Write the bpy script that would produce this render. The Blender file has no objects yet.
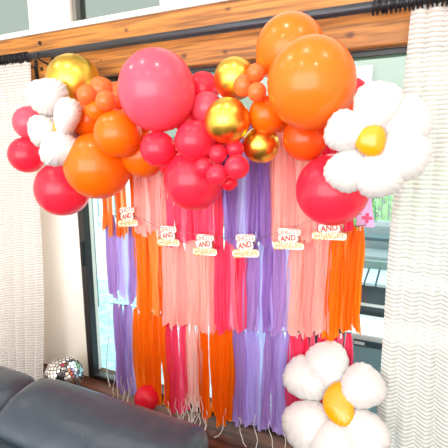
import bpy, bmesh, math, random
from mathutils import Vector, Matrix, noise
random.seed(7)
PI = math.pi
scene = bpy.context.scene
col = scene.collection

# ------------------------------------------------------------------ camera
YAW, PIT, ROLL, F, D, H = .43232544, .17772075, -.00386, 400.0, 2.00440, 1.6
cy, sy, cp, sp = math.cos(YAW), math.sin(YAW), math.cos(PIT), math.sin(PIT)
Rt = Vector((cy, sy, 0)); Fw = Vector((-sy*cp, cy*cp, -sp)); Ut = Vector((-sy*sp, cy*sp, cp))
cr, sr = math.cos(ROLL), math.sin(ROLL)
Rc = Rt*cr + Ut*sr; Uc = Ut*cr - Rt*sr
CAM = Vector((0, -D, H))
cd = bpy.data.cameras.new('camera'); cam = bpy.data.objects.new('camera', cd); col.objects.link(cam)
M = Matrix.Identity(4)
for i in range(3):
    M[i][0] = Rc[i]; M[i][1] = Uc[i]; M[i][2] = -Fw[i]; M[i][3] = CAM[i]
cam.matrix_world = M
cd.sensor_width = 36; cd.lens = 36*F/448; cd.clip_start = .02
scene.camera = cam

def ray(px, py): return (Fw + Rc*((px-224)/F) - Uc*((py-224)/F))
def at(px, py, Y):                       # point where the line of sight meets the vertical plane y=Y
    r = ray(px, py); return CAM + r*((Y-CAM.y)/r.y)
def atz(px, py, z):
    r = ray(px, py); return CAM + r*((z-CAM.z)/r.z)
def depth(P): return (P-CAM).dot(Fw)

# ------------------------------------------------------------------ helpers
def tag(o, label=None, cat=None, group=None, kind=None):
    if label: o['label'] = label
    if cat: o['category'] = cat
    if group: o['group'] = group
    if kind: o['kind'] = kind
    return o
def obj(name, bm, mat, parent=None, smooth=True):
    me = bpy.data.meshes.new(name)
    bm.normal_update(); bm.to_mesh(me); bm.free()
    if smooth:
        for p in me.polygons: p.use_smooth = True
    if isinstance(mat, (list, tuple)):
        for m in mat: me.materials.append(m)
    elif mat: me.materials.append(mat)
    o = bpy.data.objects.new(name, me); col.objects.link(o)
    if parent:
        o.parent = parent
        o.matrix_parent_inverse = Matrix.Translation(parent.location).inverted() if parent.parent is None else parent.matrix_parent_inverse.copy()
        if parent.parent is not None: o.matrix_parent_inverse = Matrix.Identity(4)
    return o
def empty(name, loc, label, cat, group=None):
    o = bpy.data.objects.new(name, None); col.objects.link(o); o.location = loc; o.empty_display_size = .05
    return tag(o, label, cat, group)
def box(bm, x0, x1, y0, y1, z0, z1, bev=0, seg=2, mi=0):
    r = bmesh.ops.create_cube(bm, size=1)
    vs = r['verts']
    for v in vs:
        v.co = Vector(((x0+x1)/2+v.co.x*(x1-x0), (y0+y1)/2+v.co.y*(y1-y0), (z0+z1)/2+v.co.z*(z1-z0)))
    fs = {f for v in vs for f in v.link_faces}
    for f in fs: f.material_index = mi
    if bev:
        es = list({e for v in vs for e in v.link_edges})
        bmesh.ops.bevel(bm, geom=es, offset=bev, segments=seg, profile=.5, affect='EDGES')
def tube(bm, pts, r, n=10, cap=True):
    pts = [Vector(p) for p in pts]; rings = []
    up = Vector((0, 0, 1))
    for i, p in enumerate(pts):
        t = (pts[min(i+1, len(pts)-1)] - pts[max(i-1, 0)]).normalized()
        a = up if abs(t.dot(up)) < .95 else Vector((1, 0, 0))
        b = t.cross(a).normalized(); c = t.cross(b).normalized()
        rr = r[i] if isinstance(r, (list, tuple)) else r
        rings.append([bm.verts.new(p + (b*math.cos(2*PI*k/n) + c*math.sin(2*PI*k/n))*rr) for k in range(n)])
    for a, b in zip(rings, rings[1:]):
        for k in range(n): bm.faces.new((a[k], a[(k+1) % n], b[(k+1) % n], b[k]))
    if cap: bm.faces.new(rings[0][::-1]); bm.faces.new(rings[-1])
def torus(bm, c, axis, R, r, n=20, m=8):
    axis = Vector(axis).normalized(); a = axis.orthogonal().normalized(); b = axis.cross(a)
    rings = []
    for i in range(n):
        d = a*math.cos(2*PI*i/n)+b*math.sin(2*PI*i/n)
        rings.append([bm.verts.new(Vector(c)+d*(R+r*math.cos(2*PI*k/m))+axis*r*math.sin(2*PI*k/m)) for k in range(m)])
    for i in range(n):
        A, B = rings[i], rings[(i+1) % n]
        for k in range(m): bm.faces.new((A[k], B[k], B[(k+1) % m], A[(k+1) % m]))

# ------------------------------------------------------------------ materials
def mat(name, base=(.8, .8, .8), rough=.5, metal=0, spec=.5, coat=0, sss=0, trans=0):
    m = bpy.data.materials.new(name); m.use_nodes = True
    p = m.node_tree.nodes['Principled BSDF']
    p.inputs['Base Color'].default_value = (*base, 1); p.inputs['Roughness'].default_value = rough
    p.inputs['Metallic'].default_value = metal; p.inputs['Specular IOR Level'].default_value = spec
    p.inputs['Coat Weight'].default_value = coat; p.inputs['Coat Roughness'].default_value = .04
    p.inputs['Subsurface Weight'].default_value = sss
    p.inputs['Subsurface Radius'].default_value = (.1, .05, .03)
    return m
def N(m, t, **kw):
    n = m.node_tree.nodes.new(t)
    for k, v in kw.items(): setattr(n, k, v)
    return n
def L(m, a, b): m.node_tree.links.new(a, b)
def bump(m, scale, strength, dist=.01, detail=3, tex='ShaderNodeTexNoise'):
    tc = N(m, 'ShaderNodeTexCoord'); n = N(m, tex); b = N(m, 'ShaderNodeBump')
    n.inputs['Scale'].default_value = scale
    if 'Detail' in n.inputs: n.inputs['Detail'].default_value = detail
    b.inputs['Strength'].default_value = strength; b.inputs['Distance'].default_value = dist
    L(m, tc.outputs['Object'], n.inputs['Vector'])
    L(m, n.outputs['Fac'] if 'Fac' in n.outputs else n.outputs['Distance'], b.inputs['Height'])
    L(m, b.outputs['Normal'], m.node_tree.nodes['Principled BSDF'].inputs['Normal'])
def srgb(r, g, b):
    f = lambda c: (c/255/12.92) if c/255 <= .04045 else ((c/255+.055)/1.055)**2.4
    return (f(r), f(g), f(b))
def latex(name, c):
    m = mat(name, c, .3, coat=.22, spec=.35)
    nt = m.node_tree; p = nt.nodes['Principled BSDF']; out = nt.nodes['Material Output']
    tr = N(m, 'ShaderNodeBsdfTranslucent'); tr.inputs['Color'].default_value = (*c, 1)
    mx = N(m, 'ShaderNodeMixShader'); mx.inputs[0].default_value = .25
    L(m, p.outputs[0], mx.inputs[1]); L(m, tr.outputs[0], mx.inputs[2]); L(m, mx.outputs[0], out.inputs['Surface'])
    return m
LAT = {
 'orange': latex('orange_latex', srgb(252, 116, 10)),
 'lightorange': latex('light_orange_latex', srgb(248, 124, 30)),
 'coral': latex('coral_orange_latex', srgb(252, 118, 56)),
 'redorange': latex('red_orange_latex', srgb(252, 92, 20)),
 'pink': latex('rose_pink_latex', srgb(250, 90, 114)),
 'red': latex('raspberry_latex', srgb(248, 46, 74)),
 'crimson': latex('crimson_latex', srgb(244, 34, 60)),
}
gold = mat('gold_chrome_latex', srgb(240, 200, 84), .33, metal=1)
foilw = mat('white_foil', (.60, .575, .565), .33, coat=.25)
bump(foilw, 40, .12, .004, 2)
foily = mat('yellow_foil', srgb(250, 152, 0), .28, coat=.3); bump(foily, 30, .1, .004, 2)

def wood(name, c1, c2, c3, knots, scale=1.0, rough=.45):
    m = mat(name, c1, rough); p = m.node_tree.nodes['Principled BSDF']
    tc = N(m, 'ShaderNodeTexCoord'); mp = N(m, 'ShaderNodeMapping'); mp.inputs['Scale'].default_value = (1.2*scale, 16*scale, 26*scale)
    n1 = N(m, 'ShaderNodeTexNoise'); n1.inputs['Scale'].default_value = 2.2; n1.inputs['Detail'].default_value = 8; n1.inputs['Distortion'].default_value = .5
    r1 = N(m, 'ShaderNodeValToRGB'); r1.color_ramp.elements[0].color = (*c2, 1); r1.color_ramp.elements[0].position = .36
    r1.color_ramp.elements[1].color = (*c1, 1); r1.color_ramp.elements[1].position = .6
    L(m, tc.outputs['Object'], mp.inputs[0]); L(m, mp.outputs[0], n1.inputs['Vector']); L(m, n1.outputs['Fac'], r1.inputs[0])
    last = r1.outputs[0]
    for (kx, kz, kr) in knots:
        mk = N(m, 'ShaderNodeMapping'); mk.inputs['Location'].default_value = (-kx*1.0, 0, -kz*1.6); mk.inputs['Scale'].default_value = (1, 0, 1.6)
        ln = N(m, 'ShaderNodeVectorMath', operation='LENGTH')
        n2 = N(m, 'ShaderNodeTexNoise'); n2.inputs['Scale'].default_value = 30
        ad = N(m, 'ShaderNodeMath', operation='MULTIPLY_ADD'); ad.inputs[1].default_value = .02
        rr = N(m, 'ShaderNodeMapRange'); rr.inputs['From Min'].default_value = kr*.5+.01; rr.inputs['From Max'].default_value = kr*1.5+.012
        rr.inputs['To Min'].default_value = .85; rr.inputs['To Max'].default_value = 0
        mx = N(m, 'ShaderNodeMixRGB'); mx.inputs[2].default_value = (*c3, 1)
        L(m, tc.outputs['Object'], mk.inputs[0]); L(m, mk.outputs[0], ln.inputs[0]); L(m, tc.outputs['Object'], n2.inputs['Vector'])
        L(m, n2.outputs['Fac'], ad.inputs[0]); L(m, ln.outputs['Value'], ad.inputs[2]); L(m, ad.outputs[0], rr.inputs['Value'])
        L(m, rr.outputs[0], mx.inputs[0]); L(m, last, mx.inputs[1]); last = mx.outputs[0]
    L(m, last, p.inputs['Base Color'])
    b = N(m, 'ShaderNodeBump'); b.inputs['Strength'].default_value = .15; L(m, n1.outputs['Fac'], b.inputs['Height']); L(m, b.outputs[0], p.inputs['Normal'])
    return m
kn = []
for (px, py, r) in [(126, 30, .014), (228, 9, .012), (101, 61, .006), (167, 64, .008), (184, 56, .016), (225, 52, .011), (350, 35, .018), (336, 17, .01), (20, 60, .008), (226, 24, .005)]:
    P = at(px, py, -.06); kn.append((P.x, P.z, r))
beam_m = wood('cedar_beam', srgb(192, 124, 50), srgb(132, 80, 28), srgb(92, 44, 16), kn)
floor_m = wood('dark_walnut_planks', srgb(104, 60, 42), srgb(58, 30, 20), srgb(30, 14, 8), [], .8, .45)
floor_m.node_tree.nodes['Principled BSDF'].inputs['Specular IOR Level'].default_value = .2
# plank joints
def add_planks(m, w, length, dark):
    p = m.node_tree.nodes['Principled BSDF']; src = p.inputs['Base Color'].links[0].from_socket
    tc = N(m, 'ShaderNodeTexCoord'); bt = N(m, 'ShaderNodeTexBrick')
    bt.inputs['Scale'].default_value = 1; bt.inputs['Brick Width'].default_value = length; bt.inputs['Row Height'].default_value = w
    bt.inputs['Mortar Size'].default_value = .003; bt.inputs['Color1'].default_value = (1, 1, 1, 1); bt.inputs['Color2'].default_value = (.7, .7, .7, 1)
    bt.inputs['Mortar'].default_value = (dark, dark, dark, 1)
    mx = N(m, 'ShaderNodeMixRGB', blend_type='MULTIPLY'); mx.inputs[0].default_value = 1
    L(m, tc.outputs['Object'], bt.inputs['Vector']); L(m, src, mx.inputs[1]); L(m, bt.outputs['Color'], mx.inputs[2]); L(m, mx.outputs[0], p.inputs['Base Color'])
add_planks(floor_m, .13, 1.4, .15)
wall_m = mat('cream_wall_paint', srgb(236, 229, 218), .6); bump(wall_m, 60, .05)
white_m = mat('white_trim_paint', (.86, .85, .82), .4)
ceil_m = mat('ceiling_paint', (.72, .68, .64), .7)
black_m = mat('black_aluminium', (.018, .017, .018), .35)
rod_m = mat('dark_grey_steel', srgb(62, 64, 70), .38, metal=.5); bump(rod_m, 80, .02)
iron_m = mat('black_iron', (.012, .012, .014), .4, metal=.4)

def glass_mat(name, tint, gl=.06):
    m = bpy.data.materials.new(name); m.use_nodes = True; nt = m.node_tree
    for n in list(nt.nodes):
        if n.type != 'OUTPUT_MATERIAL': nt.nodes.remove(n)
    out = [n for n in nt.nodes if n.type == 'OUTPUT_MATERIAL'][0]
    t = N(m, 'ShaderNodeBsdfTransparent'); t.inputs[0].default_value = (*tint, 1)
    g = N(m, 'ShaderNodeBsdfGlossy'); g.inputs['Roughness'].default_value = .01
    lw = N(m, 'ShaderNodeLayerWeight'); lw.inputs['Blend'].default_value = .5
    pw = N(m, 'ShaderNodeMath', operation='POWER'); pw.inputs[1].default_value = 5; L(m, lw.outputs['Facing'], pw.inputs[0])
    fr = N(m, 'ShaderNodeMath', operation='MULTIPLY_ADD'); fr.inputs[1].default_value = .6; fr.inputs[2].default_value = .025; L(m, pw.outputs[0], fr.inputs[0])
    mx = N(m, 'ShaderNodeMixShader'); L(m, fr.outputs[0], mx.inputs[0]); L(m, t.outputs[0], mx.inputs[1]); L(m, g.outputs[0], mx.inputs[2])
    L(m, mx.outputs[0], out.inputs['Surface']); return m
glass_m = glass_mat('green_tinted_glass', (.93, .985, .965))
glass_up = glass_mat('upper_tinted_glass', (.42, .44, .41))

def leather():
    m = mat('blue_grey_leather', srgb(45, 56, 67), .3, spec=.5)
    tc = N(m, 'ShaderNodeTexCoord'); p = m.node_tree.nodes['Principled BSDF']
    v = N(m, 'ShaderNodeTexVoronoi'); v.inputs['Scale'].default_value = 260
    n = N(m, 'ShaderNodeTexNoise'); n.inputs['Scale'].default_value = 5; n.inputs['Detail'].default_value = 4
    b1 = N(m, 'ShaderNodeBump'); b1.inputs['Strength'].default_value = .12; b1.inputs['Distance'].default_value = .003
    b2 = N(m, 'ShaderNodeBump'); b2.inputs['Strength'].default_value = .35; b2.inputs['Distance'].default_value = .03
    L(m, tc.outputs['Object'], v.inputs['Vector']); L(m, tc.outputs['Object'], n.inputs['Vector'])
    L(m, v.outputs['Distance'], b1.inputs['Height']); L(m, n.outputs['Fac'], b2.inputs['Height']); L(m, b2.outputs[0], b1.inputs['Normal']); L(m, b1.outputs[0], p.inputs['Normal'])
    return m
leather_m = leather()

def curtain_mat():
    m = mat('white_ribbed_sheer', (.8, .775, .745), .75); nt = m.node_tree; p = nt.nodes['Principled BSDF']; out = nt.nodes['Material Output']
    tc = N(m, 'ShaderNodeTexCoord'); sx = N(m, 'ShaderNodeSeparateXYZ'); L(m, tc.outputs['Object'], sx.inputs[0])
    nz = N(m, 'ShaderNodeTexNoise'); nz.inputs['Scale'].default_value = 14; L(m, tc.outputs['Object'], nz.inputs['Vector'])
    ad = N(m, 'ShaderNodeMath', operation='MULTIPLY_ADD'); ad.inputs[1].default_value = .003; L(m, nz.outputs['Fac'], ad.inputs[0]); L(m, sx.outputs['Z'], ad.inputs[2])
    mu = N(m, 'ShaderNodeMath', operation='MULTIPLY'); mu.inputs[1].default_value = 2*PI/.0185; L(m, ad.outputs[0], mu.inputs[0])
    sn = N(m, 'ShaderNodeMath', operation='SINE'); L(m, mu.outputs[0], sn.inputs[0])
    rm = N(m, 'ShaderNodeMapRange'); rm.inputs['From Min'].default_value = .1; rm.inputs['From Max'].default_value = .7
    rm.inputs['To Min'].default_value = 0; rm.inputs['To Max'].default_value = .34; L(m, sn.outputs[0], rm.inputs['Value'])
    tl = N(m, 'ShaderNodeBsdfTranslucent'); tl.inputs[0].default_value = (.82, .76, .70, 1)
    tp = N(m, 'ShaderNodeBsdfTransparent'); tp.inputs[0].default_value = (.97, .93, .9, 1)
    m1 = N(m, 'ShaderNodeMixShader'); m1.inputs[0].default_value = .3; L(m, p.outputs[0], m1.inputs[1]); L(m, tl.outputs[0], m1.inputs[2])
    m2 = N(m, 'ShaderNodeMixShader'); L(m, rm.outputs[0], m2.inputs[0]); L(m, m1.outputs[0], m2.inputs[1]); L(m, tp.outputs[0], m2.inputs[2]); L(m, m2.outputs[0], out.inputs['Surface'])
    b = N(m, 'ShaderNodeBump'); b.inputs['Strength'].default_value = .5; b.inputs['Distance'].default_value = .006; b.invert = True
    L(m, sn.outputs[0], b.inputs['Height']); L(m, b.outputs[0], p.inputs['Normal'])
    return m
curtain_m = curtain_mat()

def film(name, c, tr=.45, tp=.08):
    m = mat(name, c, .38, spec=.35); nt = m.node_tree; p = nt.nodes['Principled BSDF']; out = nt.nodes['Material Output']
    tl = N(m, 'ShaderNodeBsdfTranslucent'); tl.inputs[0].default_value = (*c, 1)
    t = N(m, 'ShaderNodeBsdfTransparent'); t.inputs[0].default_value = (*[min(1, x*.6+.4) for x in c], 1)
    m1 = N(m, 'ShaderNodeMixShader'); m1.inputs[0].default_value = tr; L(m, p.outputs[0], m1.inputs[1]); L(m, tl.outputs[0], m1.inputs[2])
    tc = N(m, 'ShaderNodeTexCoord'); mp = N(m, 'ShaderNodeMapping'); mp.inputs['Scale'].default_value = (130, 60, 9)
    nz = N(m, 'ShaderNodeTexNoise'); nz.inputs['Scale'].default_value = 1; nz.inputs['Detail'].default_value = 3; nz.inputs['Distortion'].default_value = 1
    bp = N(m, 'ShaderNodeBump'); bp.inputs['Strength'].default_value = .8; bp.inputs['Distance'].default_value = .004
    L(m, tc.outputs['Object'], mp.inputs[0]); L(m, mp.outputs[0], nz.inputs['Vector']); L(m, nz.outputs['Fac'], bp.inputs['Height']); L(m, bp.outputs[0], p.inputs['Normal']); L(m, bp.outputs[0], tl.inputs['Normal'])
    m2 = N(m, 'ShaderNodeMixShader'); m2.inputs[0].default_value = tp; L(m, m1.outputs[0], m2.inputs[1]); L(m, t.outputs[0], m2.inputs[2]); L(m, m2.outputs[0], out.inputs['Surface'])
    return m
FILM = {
 'orange': [film('orange_film', srgb(255, 132, 14)), film('deep_orange_film', srgb(255, 120, 4)), film('soft_orange_film', srgb(255, 170, 84), .45, .3)],
 'lavender': [film('lavender_film', srgb(186, 148, 212)), film('pale_lavender_film', srgb(204, 182, 238), .45, .2), film('icy_lilac_film', srgb(216, 220, 250), .45, .4)],
 'purple': [film('purple_film', srgb(168, 124, 200)), film('mauve_film', srgb(190, 148, 212)), film('pale_violet_film', srgb(216, 208, 246), .45, .35)],
 'pink': [film('hot_pink_film', srgb(254, 84, 126)), film('raspberry_film', srgb(248, 62, 104)), film('candy_pink_film', srgb(255, 140, 168), .45, .25)],
 'coral': [film('coral_pink_film', srgb(255, 192, 182), .45, .12), film('peach_pink_film', srgb(255, 204, 196), .45, .2), film('salmon_film', srgb(254, 174, 168))],
}
ribbonw = mat('white_curling_ribbon', (.85, .83, .8), .35)
cord_m = mat('black_cord', (.03, .03, .03), .6)

# ------------------------------------------------------------------ room shell
XL, XR, YF, ZC = -3.7, 2.4, -5.2, 3.35
def struct(name, bm, m, parent=None, smooth=False):
    o = obj(name, bm, m, parent, smooth)
    if parent is None: o['kind'] = 'structure'
    return o
bm = bmesh.new(); box(bm, XL-.1, XR+.1, YF-.1, .14, -.1, 0); struct('floor', bm, floor_m)
bm = bmesh.new(); box(bm, XL-.1, XR+.1, YF-.1, .14, ZC, ZC+.1); struct('ceiling', bm, ceil_m)
bm = bmesh.new(); box(bm, XL-.1, XL, YF, .14, 0, ZC); struct('wall_left', bm, wall_m)
bm = bmesh.new(); box(bm, XR, XR+.1, YF, .14, 0, ZC); struct('wall_right', bm, wall_m)
DX0, DX1 = -2.012, .55                      # door opening
ZB, ZT = 2.05, 2.33                        # timber beam
xa = at(29, 20, .0).x; xb = at(70, 14, .0).x; xc = at(160, 8, .0).x
bm = bmesh.new()                            # window wall with its openings
box(bm, XL, DX0, 0, .14, 0, ZT)
box(bm, DX1, XR, 0, .14, 0, ZT)
box(bm, DX0, DX1, .0, .07, ZB+.0, ZT)
box(bm, xa, xb, 0, .14, ZT+.02, ZC)
box(bm, xc, XR, 0, .14, ZT+.02, ZC)
box(bm, XL, XL+.3, 0, .14, ZT+.02, ZC)
box(bm, XL+.3, xc, 0, .14, 3.25, ZC)
box(bm, XL, XR, -.0, .14, ZT, ZT+.02)
struct('wall_back', bm, wall_m)
# front wall (behind the camera) with a wide opening invented for the fill light
bm = bmesh.new()
box(bm, XL, -3.5, YF-.1, YF, 0, ZC); box(bm, 2.2, XR, YF-.1, YF, 0, ZC); box(bm, -3.5, 2.2, YF-.1, YF, 3.27, ZC); box(bm, -3.5, 2.2, YF-.1, YF, 0, .3)
struct('wall_front', bm, wall_m)
# timber beam with lower lip + white ledge
bm = bmesh.new(); box(bm, XL+.02, XR-.02, -.06, -.001, ZB, ZT, .004, 1)
struct('trim_1', bm, beam_m)
bm = bmesh.new(); box(bm, XL+.02, XR-.02, -.075, -.001, ZT+.001, ZT+.032, .003, 1); struct('trim_2', bm, white_m)
bm = bmesh.new()
for px, py in ((40, 43), (42, 69)):
    P = at(px, py, -.062); tube(bm, [(P.x, -.058, P.z), (P.x, -.068, P.z)], .011, 12)
bo = obj('bolt', bm, iron_m, bpy.data.objects['trim_1'])
# sliding glass door
bm = bmesh.new()
fz0, fz1 = 0, ZB-.002
box(bm, DX0+.002, DX0+.05, -.0, .06, fz0, fz1, .003, 1)
box(bm, DX1-.052, DX1-.002, -.0, .11, fz0, fz1, .003, 1)
box(bm, DX0+.05, DX1-.052, -.0, .06, ZB-.03, fz1, .003, 1)
box(bm, DX0+.05, DX1-.052, -.0, .06, 0, .03, .003, 1)
dr = struct('door_1', bm, black_m)
bm = bmesh.new(); box(bm, DX0+.051, DX1-.055, .03, .036, .031, ZB-.031); obj('glass_pane', bm, glass_m, dr, False)
bm = bmesh.new(); P = at(84, 258, 0); box(bm, DX0+.03, DX0+.05, -.03, -.001, P.z-.05, P.z+.12, .005, 2); obj('door_latch', bm, iron_m, dr, False)
# upper windows
for n, (a, b) in enumerate(((XL+.3, xa), (xb, xc))):
    bm = bmesh.new(); t = .03
    m_ = black_m if n else white_m
    z0 = ZT+.034
    box(bm, a+.001, a+t, .02, .1, z0, 3.248); box(bm, b-t*.3, b-.001, .02, .1, z0, 3.248); box(bm, a+t, b-t*.3, .02, .1, 3.22, 3.248); box(bm, a+t, b-t*.3, .02, .1, z0, z0+.008)
    w = struct('window_%d' % (n+1), bm, mat('grey_window_frame', srgb(120, 118, 112), .4) if n else white_m)
    bm = bmesh.new(); box(bm, a+t+.001, b-t*.3-.001, .055, .06, z0+.009, 3.219); obj('glass_pane', bm, glass_up, w, False)

# ------------------------------------------------------------------ curtain rod, curtains
RY, RZ = -.15, 2.182
rd = empty('curtain_rod', (-1.2, RY, RZ), 'long dark grey steel curtain rod running across the timber beam', 'curtain rod')
bm = bmesh.new(); tube(bm, [(XL+.1, RY, RZ), (XR-.2, RY, RZ)], .021, 20); obj('pole', bm, rod_m, rd)
for bx in (at(41, 53, RY).x, at(24, 60, RY).x, 1.2):
    bm = bmesh.new()
    tube(bm, [(bx, RY, RZ+.012), (bx, RY-.024, RZ), (bx, RY-.02, RZ-.03), (bx, RY+.03, RZ-.045), (bx, -.075, RZ-.05), (bx, -.068, RZ-.1)], .006, 8)
    box(bm, bx-.012, bx+.012, -.068, -.0605, RZ-.12, RZ+.0)
    obj('bracket', bm, iron_m, rd)

def curtain(name, label, top, bot, ztop, nf, seed, rings):
    """top/bot: (x_left, x_right) at the heading and hem"""
    root = empty(name, ((bot[0]+bot[1])/2, RY, 0), label, 'curtain', 'white ribbed sheer curtains on the rod')
    rnd = random.Random(seed); bm = bmesh.new()
    nx, nz = nf*16, 90; V = []
    ph = [rnd.uniform(-.5, .5) for _ in range(nf+2)]; am = [rnd.uniform(.7, 1.25) for _ in range(nf+2)]
    for j in range(nz+1):
        t = j/nz; z = ztop*(1-t) + .012*t; row = []
        s = min(1, t*1.6)
        for i in range(nx+1):
            u = i/nx; x0 = top[0]+(top[1]-top[0])*u; x1 = bot[0]+(bot[1]-bot[0])*u
            x = x0*(1-t**.8)+x1*t**.8
            k = u*nf; ki = int(k); fr = k-ki
            a = am[ki]*(1-fr)+am[ki+1]*fr; q = ph[ki]*(1-fr)+ph[ki+1]*fr
            amp = (.008+.012*s)*a
            y = RY+.012 - amp*2.6*abs(math.sin(PI*k+q*s*.4))**.55 + .004*math.sin(9*x+3*z) - .07*t**3
            x += .006*math.sin(2*PI*k)*s+.008*math.sin(3.1*z+u*5)*s
            zz = z + (.012*abs(math.sin(PI*k*2)) if j == 0 else 0)
            row.append(bm.verts.new((x, y, zz)))
        V.append(row)
    for j in range(nz):
        for i in range(nx): bm.faces.new((V[j][i], V[j][i+1], V[j+1][i+1], V[j+1][i]))
    obj('fabric', bm, curtain_m, root)
    for x in rings:
        bm = bmesh.new(); torus(bm, (x, RY, RZ-.003), (1, .12*rnd.uniform(-1, 1), .1*rnd.uniform(-1, 1)), .0275, .0045)
        tube(bm, [(x, RY, RZ-.030), (x+.003, RY-.005, RZ-.034), (x, RY, RZ-.038)], .0018, 6)
        obj('curtain_ring', bm, iron_m, root)
tl = at(30, 72, RY); bl = at(47, 352, RY)
curtain('curtain', 'white ribbed sheer curtain hanging at the left of the glass door', (tl.x-.5, tl.x), (bl.x-.6, bl.x+.035), 2.145, 7, 3,
        [tl.x-.01-.022*i for i in range(16)])
tr_ = at(408, 50, RY); br_ = at(379, 440, RY)
curtain('curtain', 'white ribbed sheer curtain at the right edge behind the big daisy balloons', (tr_.x, tr_.x+.55), (br_.x-.03, br_.x+.75), 2.15, 9, 5,
        [at(374, 5, RY).x+.0165*i for i in range(22)])

# ------------------------------------------------------------------ balloons
def sph(bm, R, axis, ez=1.0, nu=40, nv=26, nozzle=True):
    axis = Vector(axis).normalized(); a = axis.orthogonal().normalized(); b = axis.cross(a)
    prev = None; rings = []
    top = bm.verts.new(-axis*R)
    for j in range(1, nv):
        th = PI*j/nv; c = -math.cos(th); s = math.sin(th)
        st = 1+.07*max(0, c)**2.0
        if nozzle and j == nv-1: st = 1.09
        ring = []
        for i in range(nu):
            p = 2*PI*i/nu; ring.append(bm.verts.new((a*math.cos(p)+b*math.sin(p))*(R*s*(1-.03*max(0, c))) + axis*(R*c*st)))
        rings.append(ring)
    for i in range(nu): bm.faces.new((top, rings[0][(i+1) % nu], rings[0][i]))
    for A, B in zip(rings, rings[1:]):
        for i in range(nu): bm.faces.new((A[i], A[(i+1) % nu], B[(i+1) % nu], B[i]))
    if nozzle:
        last = rings[-1]
        for rr, d in ((.05, 1.12), (.028, 1.15), (.05, 1.19), (.07, 1.21)):
            ring = [bm.verts.new((a*math.cos(2*PI*i/nu)+b*math.sin(2*PI*i/nu))*R*rr + axis*R*d) for i in range(nu)]
            for i in range(nu): bm.faces.new((last[i], last[(i+1) % nu], ring[(i+1) % nu], ring[i]))
            last = ring
        bm.faces.new(last)
    for v in bm.verts: v.co.z *= ez
def balloon(px, py, rp, Y, m, label, ez=1.0, loc=None, R=None, group='latex balloons in the garland', axis=None):
    P = at(px, py, Y) if loc is None else Vector(loc)
    if R is None: R = rp*depth(P)/F*.985
    bm = bmesh.new(); sph(bm, R, axis or (random.uniform(-.5, .5), 1, random.uniform(-.6, .3)), ez)
    o = obj('balloon', bm, m); o.location = P
    tag(o, label, 'balloon', group); return o
O, LO, CO, RO, PK, RD, CR = [LAT[k] for k in ('orange', 'lightorange', 'coral', 'redorange', 'pink', 'red', 'crimson')]
B = balloon
# left end
B(74, 82, 27, -.26, gold, 'large gold chrome balloon at top left under the curtain rod')
B(68, 97, 11, -.30, gold, 'small gold balloon peeping out beside the white left daisy, below the large gold one')
B(103, 91, 13, -.22, gold, 'small gold balloon behind the cluster of little orange balloons')
B(30, 123, 16.5, -.34, PK, 'upper of the two pink balloons at the far left end of the garland')
B(27, 155, 18, -.36, RD, 'lower of the two small pink balloons at the far left, beside the curtain')
B(63, 189, 27.5, -.34, RD, 'large raspberry balloon hanging lowest on the left, under the white daisy')
B(98, 166, 33.5, -.42, O, 'big deep orange balloon at lower left beside the raspberry balloon')
B(90, 119, 20, -.36, O, 'orange balloon tucked between the left daisy and the mid orange balloon')
B(118, 134, 24, -.50, O, 'mid-size orange balloon above the big deep orange one on the left')
B(87, 95, 10, -.50, CO, 'leftmost of the tiny orange balloons below the large gold balloon')
B(101, 89, 12, -.44, CO, 'topmost tiny orange balloon of the left cluster')
B(106, 101, 10.5, -.54, CO, 'foremost tiny orange balloon of the left cluster')
B(97, 110, 12, -.46, O, 'tiny orange balloon at the bottom of the left cluster')
B(118, 96, 14, -.36, CO, 'small orange balloon squeezed against the left side of the huge pink balloon')
B(143, 155, 23, -.34, O, 'orange balloon below left of the round raspberry one, above the coral streamers')
B(134, 124, 17, -.32, RO, 'red-orange balloon mostly hidden under the huge pink balloon')
# centre left
B(157, 91, 39, -.50, PK, 'huge rose pink balloon at top, left of centre', 1.05)
B(158, 149, 18, -.52, RD, 'raspberry balloon directly below the huge pink balloon')
B(195, 141, 20.5, -.52, RD, 'raspberry balloon right of centre, below right of the huge pink balloon')
B(203, 89, 17, -.30, RD, 'upper pink balloon peeking out right of the huge pink balloon')
B(207, 108, 16.5, -.36, PK, 'pink balloon between the huge pink balloon and the gold pair')
B(188, 121, 14, -.34, RD, 'raspberry balloon wedged behind the right rim of the huge pink balloon')
B(194, 180, 30.5, -.44, RD, 'large red balloon hanging lowest in the middle of the garland', 1.02)
B(173, 163, 15, -.36, CR, 'crimson balloon half hidden between the middle raspberry balloons')
B(216, 140, 15, -.36, CR, 'crimson balloon hidden behind the foremost gold balloon')
# little red cluster
B(218, 154, 9.2, -.56, RD, 'tiny red balloon at the top of the red cluster, left of its neighbour')
B(235, 149, 9.2, -.52, RD, 'tiny red balloon at top right of the red cluster under the gold pair')
B(237, 167, 12.5, -.60, RD, 'rightmost and largest tiny red balloon of the red cluster')
B(204, 167, 9.5, -.56, RD, 'leftmost tiny red balloon of the red cluster')
B(217, 175, 11, -.62, RD, 'foremost tiny red balloon at the lower left of the red cluster')
B(229, 182, 9, -.54, CR, 'lowest tiny red balloon of the red cluster, beside the purple streamers')
# gold group
B(235, 79, 21.5, -.40, gold, 'upper gold chrome balloon of the middle trio')
B(227.5, 121, 23.3, -.54, gold, 'foremost gold chrome balloon in the middle of the garland')
B(261, 145, 18.6, -.42, gold, 'lower right gold chrome balloon above the purple streamers')
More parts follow.
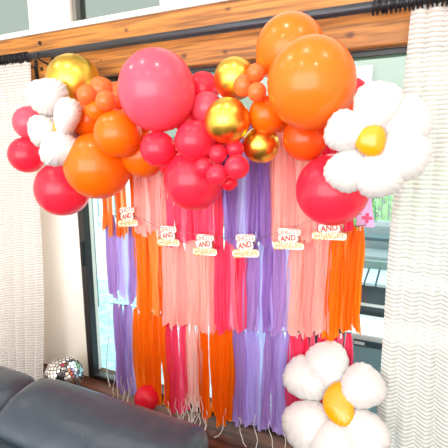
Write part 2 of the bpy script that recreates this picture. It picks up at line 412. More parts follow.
# centre right oranges
B(290, 50, 34.5, -.40, LO, 'huge light orange balloon at the top, behind the biggest one', 1.02)
B(311, 84, 44.5, -.60, LO, 'biggest orange balloon in front, right of centre at the top', 1.04)
B(267, 115, 19, -.46, O, 'orange balloon below left of the biggest orange balloon, above the lower gold one')
B(256, 73, 9.5, -.54, CO, 'top tiny orange balloon beside the upper gold one')
B(257, 92, 9.8, -.56, CO, 'tiny orange balloon just below the other, left of the biggest orange balloon')
B(244, 86, 11, -.52, CO, 'tiny orange balloon overlapping the right side of the upper gold balloon')
B(264, 60, 8, -.44, LO, 'small orange balloon at the lower left rim of the rear orange balloon')
B(305, 139, 22.5, -.44, RO, 'red-orange balloon hanging below the biggest orange balloon')
B(283, 118, 15, -.36, O, 'orange balloon hidden behind the lower left rim of the biggest orange balloon')
B(340, 117, 20, -.42, RO, 'red-orange balloon behind the left petals of the right daisy')
B(353, 92, 14, -.38, RD, 'pink balloon peeping between the biggest orange balloon and the right daisy')
B(332, 190, 36.5, -.46, RD, 'large raspberry balloon hanging lowest on the right, under the right daisy')
B(372, 165, 26, -.34, RD, 'pink balloon hidden behind the right daisy with one edge showing')
# ball on the floor
P = atz(147, 397, .085)
B(0, 0, 0, 0, CR, 'single crimson balloon lying on the floor behind the sofa', loc=(P.x, P.y, .079), R=.079, group='loose balloons on the floor', axis=(.3, .8, .1))

# ------------------------------------------------------------------ daisy balloons
def petal(bm, C, rad, nrm, Lh, Wh, T, seed):
    """puffed foil petal: rad = long direction, nrm = facing, half sizes, half thickness"""
    rad = rad.normalized(); nrm = nrm.normalized(); tan = nrm.cross(rad).normalized(); nu, nr = 112, 18
    rnd = random.Random(seed); f1, f2, p1, p2 = rnd.randint(15, 19), rnd.randint(23, 31), rnd.uniform(0, 6), rnd.uniform(0, 6)
    def pt(u, q, side):
        ang = 2*PI*u/nu; c, s = math.cos(ang), math.sin(ang)
        e = .86
        cx = math.copysign(abs(c)**e, c); sx = math.copysign(abs(s)**e, s)
        wid = 1+.16*cx - .12*max(0, -cx)
        wr = .5+.5*math.sin(f1*ang+p1)
        wr2 = .5+.5*math.sin(f2*ang+p2)
        rimk = 1 - .035*wr*q**6
        h = T*(max(0, 1-q**2.3))**.55
        h *= 1 - .19*(wr*.5+wr2*.5)*q**3.5
        return C + rad*(Lh*cx*q*rimk) + tan*(Wh*sx*q*rimk*wid) + nrm*(side*h)
    rim = [bm.verts.new(pt(u, 1, 0)) for u in range(nu)]
    for side in (1, -1):
        prev = rim
        for k in range(1, nr):
            q = math.cos(k/nr*PI/2)
            ring = [bm.verts.new(pt(u, q, side)) for u in range(nu)]
            for u in range(nu):
                f = (prev[u], prev[(u+1) % nu], ring[(u+1) % nu], ring[u])
                bm.faces.new(f if side == 1 else f[::-1])
            prev = ring
        c = bm.verts.new(C+nrm*side*T)
        for u in range(nu):
            f = (prev[u], prev[(u+1) % nu], c); bm.faces.new(f if side == 1 else f[::-1])
def onplane(px, py, C, n):
    r = ray(px, py); return CAM + r*((C-CAM).dot(n)/r.dot(n))
def daisy(label, cpx, Y, tilt, petals, crad, thick=.062, sunk=.03):
    C = at(cpx[0], cpx[1], Y); d = depth(C)/F
    n = (CAM-C).normalized(); n = (n + Rc*tilt[0] + Uc*tilt[1]).normalized()
    root = empty('daisy_balloon', C, label, 'balloon', 'white foil daisy balloons')
    for k, (px, py, lh, wh, off) in enumerate(petals):
        Pc = onplane(px, py, C, n); rad = (Pc-C)
        Pc = Pc + n*off
        rl = rad.normalized()
        nn = (n + rl*(.10 if k % 2 else -.02)).normalized(); rl = (rl - nn*rl.dot(nn)).normalized()
        bm = bmesh.new(); petal(bm, Pc, rl, nn, lh*d, wh*d, thick, hash(label) % 97+k if False else 11*k+int(cpx[0]))
        obj('petal', bm, foilw, root)
    bm = bmesh.new(); petal(bm, C+n*sunk, Rc-n*Rc.dot(n), n, crad[0]*d, crad[1]*d, .024, 5); obj('flower_centre', bm, foily, root)
    return root
daisy('large white foil daisy balloon at the right end of the garland, facing forward', (370, 141), -.66, (0, 0),
      [(377, 108, 25.5, 23.5, 0), (404, 122, 26, 24, -.02), (401, 154, 27, 24, .0), (378, 174, 24.5, 23, .01), (348, 169, 24.5, 21.5, 0), (347, 132, 22.5, 21, .01)], (14.5, 15), .052, .042)
daisy('large white foil daisy balloon standing on the floor at the bottom right', (341, 405), -.30, (-.25, .1),
      [(328, 366, 26, 23, 0), (362, 388, 23, 21, .03), (362, 432, 25, 22.5, 0), (333, 448, 27, 24, .01), (308, 424, 27, 24, 0), (306, 379, 27, 22, -.01)], (15, 20), .072, .06)
# left daisy, turned nearly edge-on
C = at(59, 128, -.46); d = depth(C)/F
root = empty('daisy_balloon', C, 'white foil daisy balloon at the left end of the garland, turned sideways', 'balloon', 'white foil daisy balloons')
for k, (px, py, rx, ry, dy, ax) in enumerate([(48, 98, 20.5, 19, -.02, (-.3, 1)), (67, 117, 13, 19.5, -.06, (.25, 1)), (44.5, 131, 15.5, 16, -.05, (-1, -.1)), (60, 148.5, 20.5, 17.5, -.09, (.35, -1)), (66, 140, 14, 15, .05, (1, -.5))]):
    Pc = at(px, py, -.46+dy); dd = depth(Pc)/F
    n = (CAM-Pc).normalized(); rl = (Rc*ax[0]+Uc*ax[1]); rl = (rl-n*rl.dot(n)).normalized()
    lh, wh = (ry, rx) if abs(ax[1]) > abs(ax[0]) else (rx, ry)
    bm = bmesh.new(); petal(bm, Pc, rl, n, lh*dd, wh*dd, .07, 40+k); obj('petal', bm, foilw, root)
Pc = at(58.5, 129, -.50); bm = bmesh.new(); petal(bm, Pc, Uc, (CAM-Pc).normalized(), 9*d, 5*d, .03, 9); obj('flower_centre', bm, foily, root)

# ------------------------------------------------------------------ streamer backdrop
def strip(bm, xt, zt, zb, Y, w, rnd, xb=None):
    xb = xt if xb is None else xb
    for ply in range(2):
        n = 26; m = 9; V = []
        p1, p2, p3 = rnd.uniform(0, 6), rnd.uniform(0, 6), rnd.uniform(0, 6)
        zz = zb + rnd.uniform(0, .035)*(ply) ; k = rnd.uniform(.8, 2.0); tw = rnd.uniform(-.5, .5)
        dx = rnd.uniform(-.008, .008); slant = rnd.uniform(-.012, .012)
        for j in range(n+1):
            t = j/n; z = zt+(zz-zt)*t
            wf = .45+.55*min(1, t*5)**.8; wf *= 1-.16*math.sin(t*5+p1)-.06*math.sin(t*13+p2)
            x0 = xt+(xb-xt)*t+dx*min(1, t*4)+.009*math.sin(t*4+p2)*t+.003*math.sin(t*11+p3)*t
            th = tw*math.sin(t*2.6+p3)
            row = []
            for i in range(m+1):
                u = i/m-.5
                fx = u*w*wf
                fy = (.0085*math.sin(u*2*PI*k+p1+t*.8)+.003*math.sin(u*2*PI*k*2.3+p2-t*1.5))*(1.3-wf*.4) + (.005 if ply else -.004)
                xx = x0+fx*math.cos(th)-fy*math.sin(th); yy = Y+fx*math.sin(th)*.8+fy
                hem = slant*u*8 if j == n else 0
                row.append(bm.verts.new((xx, yy, z+hem*.5)))
            V.append(row)
        for j in range(n):
            for i in range(m): bm.faces.new((V[j][i], V[j][i+1], V[j+1][i+1], V[j+1][i]))
def panel(colour, x0, x1, top, bot, Y, n, label, wpx=9.5, tails=0, shades=(0, 0, 1, 0, 2), botj=4, seed=0):
    """x0,x1: pixel extent; top/bot: pixel heights of both ends"""
    rnd = random.Random(seed*31+int(x0)*7+int(bot[0]))
    A = at(x0, top[0], Y); Bp = at(x1, top[1], Y); C = at(x0, bot[0], Y); E_ = at(x1, bot[1], Y)
    root = empty('streamer_panel', ((A.x+Bp.x)/2, Y, (A.z+Bp.z)/2), label, 'streamers', 'coloured streamer panels of the backdrop')
    for k in range(n):
        u = (k+.5)/n; px = x0+(x1-x0)*u
        P = at(px, top[0]+(top[1]-top[0])*u, Y); sc = depth(P)/F
        Q = at(px, bot[0]+(bot[1]-bot[0])*u+rnd.uniform(-botj, botj), Y)
        yy = Y+(-.006 if k % 2 else .006)
        bm = bmesh.new(); strip(bm, P.x, P.z, max(Q.z, .012), yy, wpx*sc*rnd.uniform(.78, 1.12), rnd, P.x+rnd.uniform(-.012, .012))
        m = FILM[colour][shades[(k*3+seed) % len(shades)]]
        s = obj('strip', bm, m, root)
        bm = bmesh.new()
        torus(bm, (P.x, yy, P.z-.003), (.9, .1, .4*rnd.uniform(-1, 1)), .005, .004, 12, 6)
        bmesh.ops.create_icosphere(bm, subdivisions=2, radius=.0065, matrix=Matrix.Translation((P.x, yy-.004, P.z-.014)) @ Matrix.Diagonal((.8, .7, 1.3, 1)))
        obj('knot', bm, ribbonw if (k+seed) % 3 == 1 else m, root)
    for k in range(tails):
        px = x0+(x1-x0)*(k+.5)/tails; b = bot[0]+(bot[1]-bot[0])*(k+.5)/tails
        P = at(px, b-rnd.uniform(5, 16), Y-.02); x, z = P.x, P.z; pts = []
        g = rnd.uniform(-.05, .05); yo = Y-.02
        for j in range(10):
            t = j/9; zz = z*(1-t)**1.0+.006
            pts.append((x+g*t*t+.006*math.sin(t*9+k), yo-.05*t**3*rnd.uniform(.5, 1.5), max(.006, zz)))
        pts.append((pts[-1][0]+rnd.uniform(-.03, .03), pts[-1][1]-.025, .006))
        bm = bmesh.new(); tube(bm, pts, .0018, 6); obj('ribbon_tail', bm, ribbonw, root)
# top tier (hangs in front)
YT, YM, YB = -.175, -.14, -.105
panel('orange', 97, 133, (150, 150), (226, 234), YT, 5, 'short orange streamer strips at the top left of the backdrop', 5.5, botj=9, shades=(0, 2, 1, 2))
panel('coral', 131, 166, (140, 140), (231, 236), YT, 6, 'coral pink streamers at the top, between orange and hot pink ones', 9)
panel('pink', 160, 223, (140, 130), (243, 243), YT, 10, 'hot pink streamers hanging behind the large middle red balloon', 9.5)
panel('purple', 222, 270, (130, 120), (243, 243), YT, 8, 'dark purple streamers at the top below the gold balloons', 9.5)
panel('coral', 268, 322, (125, 130), (243, 240), YT, 8, 'coral pink streamers at the top, left of the large right raspberry balloon', 10)
panel('pink', 322, 352, (140, 140), (234, 234), YT, 5, 'short pink streamers just under the large right raspberry balloon', 8.5)
# middle tier
panel('lavender', 104, 133, (212, 222), (297, 299), YM, 5, 'lavender streamers of the middle row at the left edge', 9, shades=(0, 1, 0, 0, 2))
panel('orange', 132, 163, (222, 230), (314, 310), YM, 5, 'orange streamers of the middle row below the coral top streamers', 9.5)
panel('coral', 160, 214, (232, 238), (322, 333), YM, 9, 'pale coral streamers of the middle row below the large red balloon', 9)
panel('pink', 213, 247, (238, 239), (330, 333), YM, 6, 'hot pink streamers in the middle row, left of the purple ones', 9)
panel('purple', 246, 291, (239, 237), (333, 334), YM, 7, 'purple streamers in the centre of the middle row', 10, shades=(1, 0, 2, 1))
panel('coral', 290, 332, (237, 232), (333, 335), YM, 7, 'coral streamers of the middle row above the magenta bottom ones', 9.5)
panel('orange', 331, 364, (228, 226), (336, 326), YM, 5, 'orange streamers of the middle row at the right edge', 9.5, shades=(0, 1, 2, 0), botj=7)
# bottom tier
panel('lavender', 112, 133, (304, 306), (388, 393), YB, 4, 'lavender streamers of the bottom row beside the door frame', 8.5, tails=6, shades=(0, 1, 0, 0))
panel('orange', 132, 166, (308, 315), (400, 408), YB, 5, 'orange streamers reaching the floor behind the loose balloon', 10, shades=(0, 1, 0, 0))
panel('pink', 164, 186, (317, 318), (407, 411), YB, 3, 'hot pink streamers of the bottom row right of the loose balloon', 10, tails=3)
panel('coral', 184, 202, (320, 322), (408, 414), YB, 3, 'narrow coral streamers of the bottom row with white ribbon tails', 8, tails=12, shades=(1, 0, 1))
panel('orange', 197, 234, (324, 327), (414, 424), YB, 6, 'orange streamers in the middle of the bottom row', 9.5, tails=2, shades=(0, 1, 0, 1))
panel('lavender', 232, 291, (328, 331), (423, 433), YB, 9, 'wide lavender streamers of the bottom row above the bare floor', 9.5, tails=4, shades=(0, 1, 2, 0, 1))
panel('pink', 288, 352, (333, 334), (438, 446), YB, 9, 'magenta streamers of the bottom row behind the floor daisy', 9.5, tails=3, shades=(0, 2, 1, 0))
# cords the rows hang from
def cordpx(name, pts, Y, r, m, label, cat):
    P = [at(px, py, Y) for px, py in pts]; Q = []
    for i in range(len(P)-1):
        p0, p1, p2, p3 = P[max(i-1, 0)], P[i], P[i+1], P[min(i+2, len(P)-1)]
        for k in range(6):
            t = k/6
            Q.append(.5*((2*p1)+(p2-p0)*t+(2*p0-5*p1+4*p2-p3)*t*t+(3*p1-p0-3*p2+p3)*t**3))
    Q.append(P[-1]); bm = bmesh.new(); tube(bm, Q, r, 6)
    return tag(obj(name, bm, m), label, cat)
cordpx('cord', [(97, 150), (133, 145), (166, 139), (223, 130), (270, 122), (322, 132), (352, 140)], YT, .002, cord_m, 'thin black cord holding the top row of streamers behind the balloons', 'cord')
cordpx('cord', [(101, 211), (133, 222), (163, 231), (213, 238), (247, 239), (291, 237), (331, 230), (366, 225)], YM, .002, cord_m, 'thin black cord holding the middle row of streamers', 'cord')
cordpx('cord', [(110, 303), (133, 307), (165, 316), (201, 322), (233, 328), (291, 332), (352, 333)], YB, .002, cord_m, 'thin black cord holding the bottom row of streamers', 'cord')
cordpx('ribbon', [(110, 304), (108, 318), (109, 335), (107, 352), (107, 372), (110, 387)], YB-.01, .0028, ribbonw, 'white curling ribbon hanging left of the bottom lavender streamers', 'ribbon')

# sticker banner
def text_mesh(s, size, wid, m, parent, name, mtx):
    cu = bpy.data.curves.new('t', 'FONT'); cu.body = s; cu.size = size; cu.align_x = 'CENTER'; cu.align_y = 'CENTER'; cu.extrude = .0006; cu.offset = size*(.012 if len(s) > 6 else .03)
    to = bpy.data.objects.new('t', cu); col.objects.link(to); bpy.context.view_layer.update()
    me = bpy.data.meshes.new_from_object(to.evaluated_get(bpy.context.evaluated_depsgraph_get())); bpy.data.objects.remove(to)
    xs = [v.co.x for v in me.vertices]; k = wid/(max(xs)-min(xs)); cx = (max(xs)+min(xs))/2
    for v in me.vertices:
        q = (v.co.x-cx)*k/(wid/2)
        sy_ = 1.0 if name != 'orange_lettering' else (1.18-.35*q)
        v.co = mtx @ Vector(((v.co.x-cx)*k, v.co.y*sy_ + .0035*math.sin(q*2.2), v.co.z))
    me.materials.append(m); o = bpy.data.objects.new(name, me); col.objects.link(o); o.parent = parent
    o.matrix_parent_inverse = Matrix.Translation(parent.location).inverted(); return o
card_m = mat('cream_card', srgb(252, 240, 222), .5)
tpink = mat('rose_lettering', srgb(244, 140, 136), .5); tred = mat('red_lettering', srgb(226, 62, 56), .5); tora = mat('amber_lettering', srgb(248, 144, 40), .5)
YS = -.235
stick = [(127, 217, 23, 19, 12, 'leftmost "and shenanigans" cut-out card, over the lavender and orange streamers'),
         (168, 236, 24, 20, 6, 'second cut-out card from the left, on coral streamers under the red balloon'),
         (204.5, 245, 25, 21, 6, 'third cut-out card from the left, between coral and hot pink streamers'),
         (245, 246, 27, 23, 12, 'cut-out card hanging between the hot pink and purple streamers'),
         (288, 239, 30, 21, 5, 'cut-out card hanging between the purple and right coral streamers'),
         (329, 229, 32, 22, 5, 'rightmost cut-out card, partly hidden under the large raspberry balloon')]
for (px, py, w, h, ang, lab) in stick:
    P = at(px, py, YS); sc = depth(P)/F*1.06; W, Hh = w*sc, h*sc
    root = empty('banner_card', P, lab, 'banner', 'cut-out cards on the banner string')
    R_ = Matrix.Rotation(math.radians(ang)*-.5, 4, 'Y'); base = Matrix.Translation(P) @ R_ @ Matrix.Rotation(PI/2, 4, 'X')
    bm = bmesh.new(); sub = []
    for (cx, cyy, ww, hh) in ((.04, .33, .72, .30), (0, .02, .62, .34), (-.0, -.31, 1.0, .32)):
        # rounded slab outline
        a, b, r = ww*W/2, hh*Hh/2, min(ww*W, hh*Hh)*.38; ring = []
        for q, (sx, sy2) in enumerate(((1, 1), (-1, 1), (-1, -1), (1, -1))):
            for k in range(6):
                an = PI/2*q+PI/2*k/5
                ring.append((cx*W+sx*(a-r)+r*math.cos(an), cyy*Hh+sy2*(b-r)+r*math.sin(an)))
        dz = .0004*len(sub); sub.append(1)
        f = [bm.verts.new(base @ Vector((x, y, .001+dz))) for x, y in ring]; g = [bm.verts.new(base @ Vector((x, y, -.001-dz))) for x, y in ring]
        bm.faces.new(f); bm.faces.new(g[::-1])
        for i in range(len(f)): bm.faces.new((f[i], g[i], g[(i+1) % len(f)], f[(i+1) % len(f)]))
    obj('card', bm, card_m, root, False)
    mt = base @ Matrix.Translation((.04*W, .33*Hh, .0026)); text_mesh('SHOTS', Hh*.33, W*.64, tpink, root, 'rose_lettering', mt)
    mt = base @ Matrix.Translation((0, .03*Hh, .0026)); text_mesh('AND', Hh*.36, W*.5, tred, root, 'red_lettering', mt)
    mt = base @ Matrix.Translation((0, -.31*Hh, .0026)); text_mesh('SHENANIGANS', Hh*.38, W*.93, tora, root, 'orange_lettering', mt)
cordpx('banner_string', [(101, 205), (116, 212), (140, 218), (158, 227), (178, 231), (195, 234), (217, 237), (235, 238), (260, 238), (275, 233), (300, 225), (318, 218), (345, 217), (362, 214)], YS+.004, .0013, mat('grey_thread', (.12, .11, .11), .6), 'thin dark string threading the cut-out cards together', 'string')
# pennant with a pink cross
P = at(367, 212, -.05); s_ = depth(P)/F
rt = empty('pennant', P, 'lavender pennant with a pink cross beside the large right raspberry balloon', 'pennant')
bm = bmesh.new(); pts = [(-9, 15), (3, 17), (8, -15), (-10, -16)]
f = [bm.verts.new((P.x+x*s_, -.05, P.z+z*s_)) for x, z in pts]; g = [bm.verts.new((P.x+x*s_, -.046, P.z+z*s_)) for x, z in pts]
bm.faces.new(f); bm.faces.new(g[::-1])
for i in range(4): bm.faces.new((f[i], g[i], g[(i+1) % 4], f[(i+1) % 4]))
bmesh.ops.recalc_face_normals(bm, faces=bm.faces)
obj('banner_cloth', bm, mat('orchid_card', srgb(214, 186, 234), .5), rt, False)
bm = bmesh.new(); xx, zz = P.x+.5*s_, P.z-6*s_
box(bm, xx-5*s_, xx+5*s_, -.054, -.051, zz-1.6*s_, zz+1.6*s_); box(bm, xx-1.6*s_, xx+1.6*s_, -.0545, -.0505, zz-5*s_, zz+5*s_)
obj('cross_emblem', bm, mat('magenta_card', srgb(226, 70, 122), .5), rt, False)

# ------------------------------------------------------------------ disco ball
R = .124; Pd = atz(64, 375, R); Cc = Vector((Pd.x, Pd.y, R))
rt = empty('disco_ball', Cc, 'mirrored disco ball lying on the floor against the wall by the door frame', 'disco ball')
bm = bmesh.new(); bmesh.ops.create_uvsphere(bm, u_segments=40, v_segments=24, radius=R*.985, matrix=Matrix.Translation(Cc)); obj('core', bm, mat('black_ball_core', (.01, .01, .01), .5), rt)
bm = bmesh.new(); ax = Matrix.Rotation(math.radians(38), 4, 'Y') @ Matrix.Rotation(math.radians(28), 4, 'X'); nb = 17
rn = random.Random(4)
for j in range(nb):
    th = PI*(j+.5)/nb; cnt = max(3, int(round(2*nb*math.sin(th)))); hh = PI/nb*.5*.80
    for i in range(cnt):
        ph = 2*PI*i/cnt; hw = 2*PI/cnt*.5*.80
        q = []
        for a, b in ((-1, -1), (1, -1), (1, 1), (-1, 1)):
            t2, p2 = th+a*hh, ph+b*hw
            q.append(Vector((math.sin(t2)*math.cos(p2), math.sin(t2)*math.sin(p2), math.cos(t2))))
        c = sum(q, Vector())/4; c.normalize(); e = Vector((rn.uniform(-1, 1), rn.uniform(-1, 1), rn.uniform(-1, 1)))*.05
        nn = (c+e).normalized(); vs = [bm.verts.new(Cc+ax.to_3x3() @ ((v-nn*((v-c).dot(nn)))*R*1.0)) for v in q]
        inn = [bm.verts.new(Cc+ax.to_3x3() @ (v*R*.965)) for v in q]
        bm.faces.new(vs)
        for k in range(4): bm.faces.new((vs[k], inn[k], inn[(k+1) % 4], vs[(k+1) % 4]))
obj('mirror_tiles', bm, mat('mirror', (.95, .95, .96), .08, metal=1), rt, False)
bm = bmesh.new(); a3 = ax.to_3x3() @ Vector((0, 0, 1)); tube(bm, [Cc+a3*R*.98, Cc+a3*(R+.012)], .014, 16); torus(bm, Cc+a3*(R+.018), (1, 0, 0), .009, .002, 14, 6)
obj('hanging_cap', bm, mat('chrome', (.7, .7, .7), .15, metal=1), rt)

# ------------------------------------------------------------------ sofa
def cushion(x0, x1, prof, rb, seed, nx=40):
    """profile in (y,z) swept along x, rounded ends, slight leather sag"""
    bm = bmesh.new(); n = len(prof); cyy = sum(p[0] for p in prof)/n; cz = sum(p[1] for p in prof)/n; rings = []
    st = [0, .004, .012, .025, .045, .07, .1]; xs = [x0+s for s in st]+[x0+.1+(x1-x0-.2)*i/nx for i in range(1, nx)]+[x1-s for s in st[::-1]]
    for x in xs:
        e = min(x-x0, x1-x); k = 1 if e >= rb else math.sqrt(max(0, 1-(1-e/rb)**2)); ins = (1-k)*rb
        ring = []
        for (y, z) in prof:
            dd = Vector((y-cyy, z-cz)); l = dd.length; q = dd*(max(.02, l-ins)/l)
            w = .006*noise.noise(Vector((x*5+seed, y*7, z*7)))+.003*noise.noise(Vector((x*16+seed, y*14, z*14)))
            q = q*(1+w/l*1.0)
            ring.append(bm.verts.new((x, cyy+q.x, cz+q.y)))
        rings.append(ring)
    for A, B_ in zip(rings, rings[1:]):
        for i in range(n): bm.faces.new((A[i], B_[i], B_[(i+1) % n], A[(i+1) % n]))
    bm.faces.new(rings[0]); bm.faces.new(rings[-1][::-1]); bmesh.ops.recalc_face_normals(bm, faces=bm.faces)
    return bm
def smoothprof(pts, it=3):
    for _ in range(it):
        q = []
        for i in range(len(pts)):
            a, b = Vector(pts[i]), Vector(pts[(i+1) % len(pts)]); q += [a*.75+b*.25, a*.25+b*.75]
        pts = q
    return [(p[0], p[1]) for p in pts]
sr_ = empty('sofa', (-1.3, -1.4, 0), 'blue-grey leather sofa in the lower left corner, seen over its back', 'sofa')
pf = smoothprof([(-.955, .28), (-.955, .70), (-.985, .738), (-1.07, .745), (-1.15, .728), (-1.215, .685), (-1.235, .62), (-1.22, .55), (-1.20, .28)], 3)
obj('back_cushion', cushion(-1.275, -.525, pf, .045, 2), leather_m, sr_)
pf2 = [(y-.005, z-.014) for y, z in pf]
obj('back_cushion', cushion(-2.06, -1.282, pf2, .07, 9), leather_m, sr_)
pf3 = smoothprof([(-1.18, .40), (-1.18, .60), (-1.23, .655), (-1.32, .645), (-1.40, .57), (-1.42, .47), (-1.41, .40)], 3)
obj('lumbar_roll', cushion(-1.275, -.535, pf3, .05, 5), leather_m, sr_); obj('lumbar_roll', cushion(-2.06, -1.282, pf3, .05, 6), leather_m, sr_)
bm = bmesh.new(); box(bm, -2.03, -.48, -1.95, -1.0, .10, .30, .03, 3); obj('base', bm, leather_m, sr_)
pfs = smoothprof([(-1.42, .305), (-1.42, .46), (-1.9, .47), (-1.97, .42), (-1.97, .305)], 3)
for a, b in ((-1.235, -.485), (-2.02, -1.242)): obj('seat_cushion', cushion(a, b, pfs, .05, 3), leather_m, sr_)
for x in (-1.96, -.55):
    for y in (-1.08, -1.88):
        bm = bmesh.new(); tube(bm, [(x, y, 0), (x, y, .11)], [.018, .028], 14); obj('leg', bm, iron_m, sr_)

# ------------------------------------------------------------------ outside
conc = mat('pale_concrete', (.82, .83, .82), .7); bump(conc, 20, .1)
bm = bmesh.new(); box(bm, -14, 10, .15, 14, -.2, -.09); struct('ground', bm, conc)
tile = mat('grey_patio_tile', srgb(130, 152, 158), .4); p = tile.node_tree.nodes['Principled BSDF']
tc = N(tile, 'ShaderNodeTexCoord'); bt = N(tile, 'ShaderNodeTexBrick'); mp = N(tile, 'ShaderNodeMapping'); mp.inputs['Rotation'].default_value = (0, 0, .5)
bt.offset = 0; bt.inputs['Scale'].default_value = 1; bt.inputs['Brick Width'].default_value = .4; bt.inputs['Row Height'].default_value = .4; bt.inputs['Mortar Size'].default_value = .004
bt.inputs['Color1'].default_value = (*srgb(118, 144, 150), 1); bt.inputs['Color2'].default_value = (*srgb(138, 160, 166), 1); bt.inputs['Mortar'].default_value = (*srgb(190, 205, 208), 1)
L(tile, tc.outputs['Object'], mp.inputs[0]); L(tile, mp.outputs[0], bt.inputs['Vector']); L(tile, bt.outputs['Color'], p.inputs['Base Color'])
bm = bmesh.new(); box(bm, -.95, 3, .15, 1.02, -.089, -.07); tag(obj('patio_tiles', bm, tile, None, False), kind='structure')
water = mat('pool_water', srgb(120, 205, 226), .08, spec=.6)
p = water.node_tree.nodes['Principled BSDF']; tc = N(water, 'ShaderNodeTexCoord'); n1 = N(water, 'ShaderNodeTexNoise'); n1.inputs['Scale'].default_value = 5; n1.inputs['Distortion'].default_value = 2.5; n1.inputs['Detail'].default_value = 3
rp = N(water, 'ShaderNodeValToRGB'); rp.color_ramp.elements[0].position = .42; rp.color_ramp.elements[0].color = (*srgb(150, 198, 216), 1); rp.color_ramp.elements[1].position = .56; rp.color_ramp.elements[1].color = (*srgb(186, 218, 234), 1)
b = N(water, 'ShaderNodeBump'); b.inputs['Strength'].default_value = .6; b.inputs['Distance'].default_value = .03
L(water, tc.outputs['Object'], n1.inputs['Vector']); L(water, n1.outputs['Fac'], rp.inputs[0]); L(water, rp.outputs[0], p.inputs['Base Color']); L(water, n1.outputs['Fac'], b.inputs['Height']); L(water, b.outputs[0], p.inputs['Normal'])
bm = bmesh.new(); box(bm, -9, -1.1, .16, 1.95, -.089, -.06); tag(obj('pool_water', bm, water, None, False), kind='structure')
# slatted bench
dteal = mat('dark_teal_panel', srgb(52, 74, 84), .3); slat = mat('pale_blue_slats', srgb(186, 208, 220), .5); wpl = mat('white_plastic', (.85, .86, .87), .4)
bx0, bx1, by0, by1 = -.8, 1.6, 1.0, 1.4
rt = empty('storage_bench', (.4, 1.2, -.09), 'dark outdoor bench with pale slatted top standing behind the white chest', 'bench')
bm = bmesh.new(); box(bm, bx0, bx1, by0+.02, by1-.02, -.089, .625, .01, 2); obj('body', bm, dteal, rt, False)
bm = bmesh.new(); box(bm, bx0, bx1, by0+.008, by0+.019, .465, .485); obj('rail', bm, wpl, rt, False)
bm = bmesh.new(); box(bm, bx0, bx1, by1, by1+.04, .57, .715, .006, 2); box(bm, bx0, bx0+.05, by1, by1+.04, -.089, .57); box(bm, bx1-.05, bx1, by1, by1+.04, -.089, .57); obj('back_board', bm, mat('sage_board', srgb(128, 152, 148), .5), rt, False)
bm = bmesh.new(); k = bx0
while k < bx1-.05: box(bm, k, k+.066, by0, by1-.001, .626, .65, .003, 1); k += .08
obj('slatted_top', bm, slat, rt, False)
rt = empty('storage_chest', (.3, .8, -.09), 'white outdoor chest with a blue-grey front panel just outside the glass', 'chest')
bm = bmesh.new(); box(bm, -.32, 1.2, .62, .97, -.068, .415, .012, 2); obj('body', bm, wpl, rt, False)
bm = bmesh.new(); box(bm, -.26, 1.1, .612, .619, -.03, .33); obj('front_panel', bm, mat('blue_grey_panel', srgb(140, 172, 184), .35), rt, False)
bm = bmesh.new(); box(bm, -.26, 1.1, .606, .619, .335, .375); obj('dark_band', bm, dteal, rt, False)
bm = bmesh.new(); box(bm, -.255, -.19, .602, .605, .345, .365); obj('badge', bm, wpl, rt, False)
# outdoor table
tealt = mat('teal_metal', srgb(70, 104, 116), .4)
rt = empty('patio_table', (.6, 2.03, -.09), 'narrow dark teal outdoor table behind the slatted bench', 'table')
bm = bmesh.new(); box(bm, -.6, 1.9, 1.95, 2.12, .765, .80, .006, 2); obj('tabletop', bm, tealt, rt, False)
bm = bmesh.new(); box(bm, -.55, 1.85, 1.99, 2.02, .40, .46); obj('crossbar', bm, tealt, rt, False)
for x in (-.5, -.1, .35, .8, 1.2, 1.7):
    bm = bmesh.new(); box(bm, x, x+.07, 1.98, 2.04, -.089, .759); obj('leg', bm, tealt, rt, False)
cg = mat('grey_weave', srgb(136, 148, 152), .6)
for i, (x, lab) in enumerate(((-.25, 'left grey outdoor chair behind the patio table'), (.35, 'right grey outdoor chair behind the patio table'))):
    rt = empty('patio_chair', (x, 3.0, -.09), lab, 'chair', 'grey chairs at the patio table')
    bm = bmesh.new(); box(bm, x-.22, x+.22, 3.15, 3.2, .40, .77, .02, 2); obj('backrest', bm, cg, rt)
    bm = bmesh.new(); box(bm, x-.23, x+.23, 2.75, 3.2, .36, .42, .02, 2); obj('seat', bm, cg, rt)
    for lx in (-.2, .2):
        for ly in (2.78, 3.17):
            bm = bmesh.new(); tube(bm, [(x+lx, ly, -.089), (x+lx, ly, .4)], .014, 8); obj('leg', bm, tealt, rt)
# railing and hedge on the right, pale board fence on the left
rt = empty('railing', (1, 4.4, -.09), 'dark green bar railing in front of the hedge outside', 'railing')
dg = mat('dark_green_metal', srgb(60, 110, 96), .4)
bm = bmesh.new()
for i in range(60): x = -1.6+i*.09; tube(bm, [(x, 4.4, -.089), (x, 4.4, 1.05)], .009, 6)
obj('bars', bm, dg, rt)
bm = bmesh.new(); box(bm, -1.65, 3.8, 4.38, 4.42, 1.05, 1.09); box(bm, -1.65, 3.8, 4.38, 4.42, .02, .05); obj('rails', bm, dg, rt, False)
bm = bmesh.new(); rnd = random.Random(8)
for k in range(2600):
    x = rnd.uniform(-1.6, 4); y = 5+rnd.uniform(0, .7); z = rnd.uniform(-.08, 1.25+.15*math.sin(x*3)); s = rnd.uniform(.05, .09)
    r3 = Matrix.Rotation(rnd.uniform(0, 6), 3, 'Z') @ Matrix.Rotation(rnd.uniform(-1.2, 1.2), 3, 'X')
    vs = [bm.verts.new(Vector((x, y, z)) + r3 @ Vector(v)*s) for v in ((-.5, 0, -.6), (0, .1, -1), (.5, 0, -.6), (.5, 0, .4), (0, .1, 1), (-.5, 0, .4))]
    bm.faces.new(vs)
tag(obj('hedge', bm, film('leaf_green', srgb(186, 236, 160), .5, 0), None, False), 'bright green leafy hedge beyond the railing outside', 'hedge')
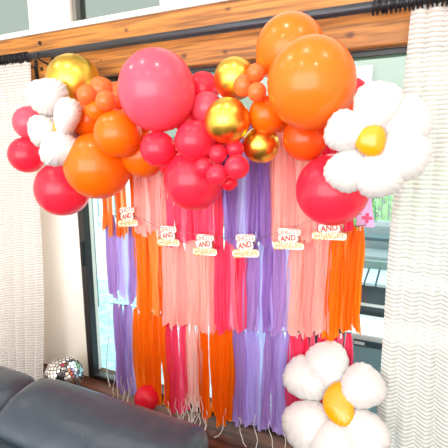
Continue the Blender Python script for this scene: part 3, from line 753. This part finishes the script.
rt = empty('board_fence', (-6, 4.1, -.09), 'pale vertical board fence beyond the pool outside', 'fence')
bm = bmesh.new(); k = -11
while k < -2.6: box(bm, k, k+.15, 4.1, 4.13, -.089, 1.25); k += .21
obj('boards', bm, mat('cyan_white_paint', srgb(214, 240, 246), .5), rt, False)
bm = bmesh.new(); box(bm, -11, -2.6, 4.131, 4.17, .15, .22); box(bm, -11, -2.6, 4.131, 4.17, 1.0, 1.07); obj('rails', bm, mat('cyan_paint', srgb(150, 205, 216), .5), rt, False)
# patio roof and neighbour wall tint seen through the top of the glass
mint = mat('mint_paint', srgb(140, 143, 130), .6)
bm = bmesh.new(); box(bm, -9, 7, 6.2, 6.4, -.09, 3.4); struct('house_wall', bm, mint)
P = at(363, 80, 6.1)
rt = empty('picture_panel', (P.x, 6.18, P.z), 'pale framed panel on the mint wall outside, above the right daisy', 'frame')
bm = bmesh.new(); w, h = .45, .55
x0, x1, z0, z1 = P.x-w, P.x+.15, P.z-h, P.z+.25
box(bm, x0, x1, 6.12, 6.19, z1-.06, z1); box(bm, x0, x1, 6.12, 6.19, z0, z0+.06); box(bm, x0, x0+.06, 6.12, 6.19, z0+.06, z1-.06); box(bm, x1-.06, x1, 6.12, 6.19, z0+.06, z1-.06)
obj('frame', bm, mat('pinkish_frame', srgb(226, 206, 196), .5), rt, False)
bm = bmesh.new(); box(bm, x0+.06, x1-.06, 6.15, 6.19, z0+.06, z1-.06); obj('panel', bm, mat('white_panel', (.85, .87, .83), .5), rt, False)
# outdoor lamp seen through the upper window
P = at(80, 13, 1.2); s_ = depth(P)/F
rt = empty('outdoor_lamp', (P.x, 1.2, P.z), 'grey round outdoor lamp on a stem seen through the upper window', 'lamp')
bm = bmesh.new(); bmesh.ops.create_uvsphere(bm, u_segments=24, v_segments=12, radius=1, matrix=Matrix.Translation(P) @ Matrix.Diagonal((6*s_, 6*s_, 4.5*s_, 1))); lampg = mat('lamp_grey', srgb(150, 158, 156), .5); obj('shade', bm, lampg, rt)
bm = bmesh.new(); tube(bm, [(P.x, 1.2, P.z-4*s_), (P.x, 1.2, -.09)], .012, 8); obj('pole', bm, lampg, rt)

# ------------------------------------------------------------------ lights
w = bpy.data.worlds.new('w'); scene.world = w; w.use_nodes = True
bg = w.node_tree.nodes['Background']; bg.inputs[0].default_value = (.88, .97, 1, 1); bg.inputs[1].default_value = 4.0
def area(loc, rot, sx, sy_, e, c=(1, 1, 1), shape='RECTANGLE'):
    l = bpy.data.lights.new('area', 'AREA'); l.shape = shape; l.size = sx; l.size_y = sy_; l.energy = e; l.color = c
    o = bpy.data.objects.new('light', l); col.objects.link(o); o.location = loc; o.rotation_euler = rot; return o
area((-.65, YF+.05, 1.8), (PI/2, 0, 0), 5.6, 2.9, 300, (1, .97, .95))          # added soft fill light, set in the made-up opening behind the camera
em = bpy.data.materials.new('lamp_glow'); em.use_nodes = True; nt = em.node_tree; nt.nodes.remove(nt.nodes['Principled BSDF'])
e = nt.nodes.new('ShaderNodeEmission'); e.inputs[0].default_value = (1, .93, .84, 1); e.inputs[1].default_value = 30; nt.links.new(e.outputs[0], nt.nodes['Material Output'].inputs[0])
for i, (x, y) in enumerate([(-2.5, -1.15), (-1.5, -1.15), (-.5, -1.15), (.6, -1.15), (-2.0, -2.4), (-.8, -2.4), (.5, -2.4), (-1.4, -3.8), (.2, -3.8)]):
    rt = empty('downlight', (x, y, ZC), 'recessed ceiling downlight %s' % ('above the sofa' if y > -1.5 else 'behind the viewer'), 'ceiling light', 'recessed ceiling downlights')
    bm = bmesh.new(); torus(bm, (x, y, ZC-.004), (0, 0, 1), .058, .008); obj('trim_ring', bm, white_m, rt)
    bm = bmesh.new(); tube(bm, [(x, y, ZC-.004), (x, y, ZC-.001)], .05, 20); obj('lamp_disc', bm, em, rt, False)
    l = bpy.data.lights.new('spot', 'SPOT'); l.energy = 30; l.color = (1, .94, .88); l.spot_size = math.radians(150); l.spot_blend = .6; l.shadow_soft_size = .05
    o = bpy.data.objects.new('light', l); col.objects.link(o); o.location = (x, y, ZC-.08)

scene.view_settings.view_transform = 'Standard'; scene.view_settings.look = 'None'; scene.view_settings.gamma = 1; scene.view_settings.use_curve_mapping = False
scene.view_settings.exposure = -.38
